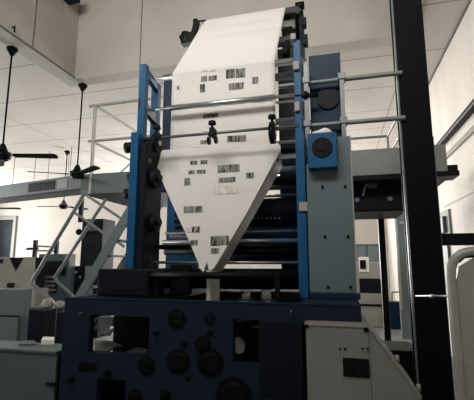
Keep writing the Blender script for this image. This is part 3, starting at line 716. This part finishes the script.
# ------------------------------------------------------------------ far things on the right
Y = 10.6
cm = mach('control_console', 'pale console with a dark rounded screen seen past the right edge of the grey cabinet', 'console', Y, 370)
a, b = FB(340, 262, 383, 300, Y, .6); MB().box(a, b).build('console_body', creaml, cm, .02)
a, b = rectY(359.5, 278.5, 381, 293, Y-.02, .03); MB().box(a, b).build('screen', glassd, cm, .02)
a, b = rectY(345, 304, 383, 306, Y-.02, .03); MB().box(a, b).build('dark_band', black, cm)
a, b = rectY(359, 257, 369, 272, Y-.03, .04); MB().box(a, b).build('switch_plate', white, cm, .01)
a, b = rectY(360, 260, 366, 269, Y-.06, .04); MB().box(a, b).build('switch', black, cm, .01)
Y = 12.0
gc = mach('storage_cabinet', 'grey cabinet with two doors against the far wall behind the thin black post', 'cabinet', Y, 380)
a, b = FB(355, 244, 381, 300, Y, .6); MB().box(a, b).build('cabinet_body', grayd, gc, .01)
xs0, xs1 = a[0], b[0]
for k in range(2):
    w2 = (xs1-xs0)/2; dd = MB().box((xs0+k*w2+.03, Y-.02, .1), (xs0+(k+1)*w2-.03, Y, a[2]-.06)).build('cabinet_door', grayp, gc)
Y = 10.4
nc = mach('crate', 'small navy crate on the floor beside the foot of the thin black post', 'crate', Y, 398)
a, b = FB(390, 302, 404, 318, Y, .3); MB().box(a, b).build('crate_body', bluem, nc, .01)
MB().tube([PY(392, 302, Y+.1), PY(392, 292, Y+.1), PY(402, 292, Y+.1), PY(402, 302, Y+.1)], .018, round_=.04).build('crate_handle', railm, nc)
# ladder-like panel frame on the right wall behind the column
Y = 9.2
ep = thing('electric_panel', 'tall narrow pale panel with raised borders beside the left edge of the black column', 'panel', (1.4, Y, 0))
a, b = rectY(397, 190, 412, 318, Y, .1)
MB().box((a[0], Y, 0), (XR, Y+.12, a[2])).build('panel_body', grayp, ep)
for (u, v, w_, h_) in ((397.5, 196, 399.5, 310), (406, 196, 408, 310), (399.5, 221, 406, 224), (399.5, 196, 406, 198)):
    a, b = rectY(u, v, w_, h_, Y-.03, .03); MB().box(a, b).build('panel_border', creaml, ep)
sb = thing('mounted_switch_box', 'small grey box mounted on the right wall just right of the black column', 'switch box', (XR, 7.2, 2.2))
p_ = wall0 = PX(444, 226, XR)
MB().box((XR-.1, p_.y-.35, p_.z-.14), (XR, p_.y+.2, p_.z+.14)).build('box_body', grayd, sb, .006)
MB().box((XR-.04, p_.y-.5, p_.z-.2), (XR, p_.y+.3, p_.z+.24)).build('mounting_plate', walkm, sb)
MB().box((XR-.05, p_.y-.3, p_.z-1.0), (XR, p_.y-.1, p_.z-.2)).build('cable_duct', grayd, sb)
dk = thing('dark_plinth', 'low black machine plinth on the floor between the cream cabinet and the column', 'plinth', (.6, 3.9, 0))
dk.name = 'machine_plinth'
a, b = rectY(364, 350, 420, 400, 4.3, .4); MB().box((BX1+.05, 4.3, 0), (b[0], 4.8, a[2])).build('plinth_body', black, dk, .01)
# pipe and thin line along the right wall
def wallpt(x, y): return PX(x, y, XR-.05)
p0, p1 = wallpt(438.5, 146), wallpt(476, 104)
wp = tag(MB().tube([Vector((XR-.06, p0.y, (p0.z+p1.z)/2)), Vector((XR-.06, 2.2, (p0.z+p1.z)/2))], .05).build('wall_pipe', black), 'dark pipe running along the right wall above the walkway', 'pipe')
p = wallpt(442, 152); mbx = MB().box((XR-.03, 3., p1.z-.28), (XR, 7.6, p1.z-.2)); struct('trim_10', mbx, creaml)
p = wallpt(455, 199.5); tag(MB().box((XR-.012, 3.2, p.z-.012), (XR, 7.4, p.z+.012)).build('wall_cable', dsteel), 'thin grey cable running level along the right wall', 'cable')
# tubular guard frame, lower right
TY = 2.3
tf = thing('tubular_frame', 'grey tubular frame with rounded top corner and sheet infill at the right edge', 'guard frame', (.9, TY, 0))
q0 = PY(458.5, 400, TY); q1 = PY(450, 254, TY)
xl_ = (q0.x+q1.x)/2; xl0 = PY(461, 396, TY).x; xl1 = PY(451, 275, TY).x
zt_ = PY(474, 251, TY).z
xx = XR-.35
MB().tube([(xl0, TY, 0), (xl1, TY, zt_), (xx, TY, zt_), (xx, TY, 0)], .024, n=16, round_=.13).build('tube', tubem, tf)
zz = zt_-.03
mb = MB().prism([Vector((xl0+.015, TY, .15)), Vector((xx-.01, TY, .15)), Vector((xx-.01, TY, zz-.1)), Vector((xx-.1, TY, zz)), Vector((xl1+.12, TY, zz)), Vector((xl1+.04, TY, zz-.05)), Vector((xl1+.018, TY, zz-.14))], (0, .006, 0))
mb.build('infill_sheet', tubem, tf)
MB().tube([PY(459, 262, TY-.005), PY(464, 257.5, TY-.005), PY(476, 256, TY-.005)], .006, n=8).build('edge_seal', black, tf)
g = MB().cyl(PY(416, 296, 3.2), Vector((PY(450, 296, TY).x, TY, PY(450, 296, TY).z)), .006, n=8).cyl(PY(430.5, 296, 2.68), PY(432, 296, 2.68)+Vector((.008, 0, 0)), .012, n=10)
tag(g.build('guard_rod', steel), 'thin bright rod crossing in front of the black column to the tubular frame', 'rod')
# blue box fixed high at beam corner
c = PX(70, 0, WX0+.1)
tag(MB().box((WX0, c.y-.25, c.z-.02), (WX0+.25, c.y+.1, c.z+.18)).cyl((WX0+.12, c.y-.1, c.z-.06), (WX0+.12, c.y-.1, c.z), .04).build('mounted_junction_box', bluem, None, .01), 'blue junction box high in the corner of the roof well', 'junction box')
# hook on the left beam above nearest fan
c = PX(13, 30, WX0+.02)
tag(MB().tube([(WX0, c.y, ZC+.1), (WX0+.05, c.y, ZC+.12), (WX0+.05, c.y, ZC+.02)], .012, n=8).build('beam_hook', black), 'small black hook on the left beam above the nearest fan', 'hook')
# ------------------------------------------------------------------ lights
def area(name, loc, rot, sx, sy_, power, col=(1, .97, .92), spread=180):
    l = bpy.data.lights.new(name, 'AREA'); l.shape = 'RECTANGLE'; l.size = sx; l.size_y = sy_; l.energy = power; l.color = col; l.spread = math.radians(spread)
    o = bpy.data.objects.new(name, l); COL.objects.link(o); o.location = loc; o.rotation_euler = [math.radians(a) for a in rot]; return o
area('roof_window_light', (-1.6, WY0+.15, 6.1), (74, 0, 0), 5.0, 1.6, 170, (1, .98, .95), 100)
area('side_window_light', (XL+.3, 9, 2.6), (0, -106, 0), 3.0, 12, 1750, (1, .98, .96))
area('rear_wall_fill', (-4.2, 15.8, 2.4), (-108, 0, 0), 5.0, 2.6, 1500, (1, .98, .96))  # added fill hidden behind the press, brightens ceiling and right wall
area('rear_bay_fill', (-1.1, 7.6, 4.9), (0, 0, 0), 1.0, 1.6, 100)  # unseen fill added behind the web to light the rear bay
w = bpy.data.worlds.new('world'); S.world = w; w.use_nodes = True
w.node_tree.nodes['Background'].inputs[0].default_value = (.6, .65, .7, 1); w.node_tree.nodes['Background'].inputs[1].default_value = .3
for o in list(bpy.data.objects):
    if '_w' in o: del o['_w']
S.view_settings.view_transform = 'Standard'; S.view_settings.look = 'None'; S.view_settings.gamma = 1; S.view_settings.exposure = 0
S.view_settings.use_curve_mapping = False
S.cycles.use_denoising = True
S.cycles.max_bounces = 8
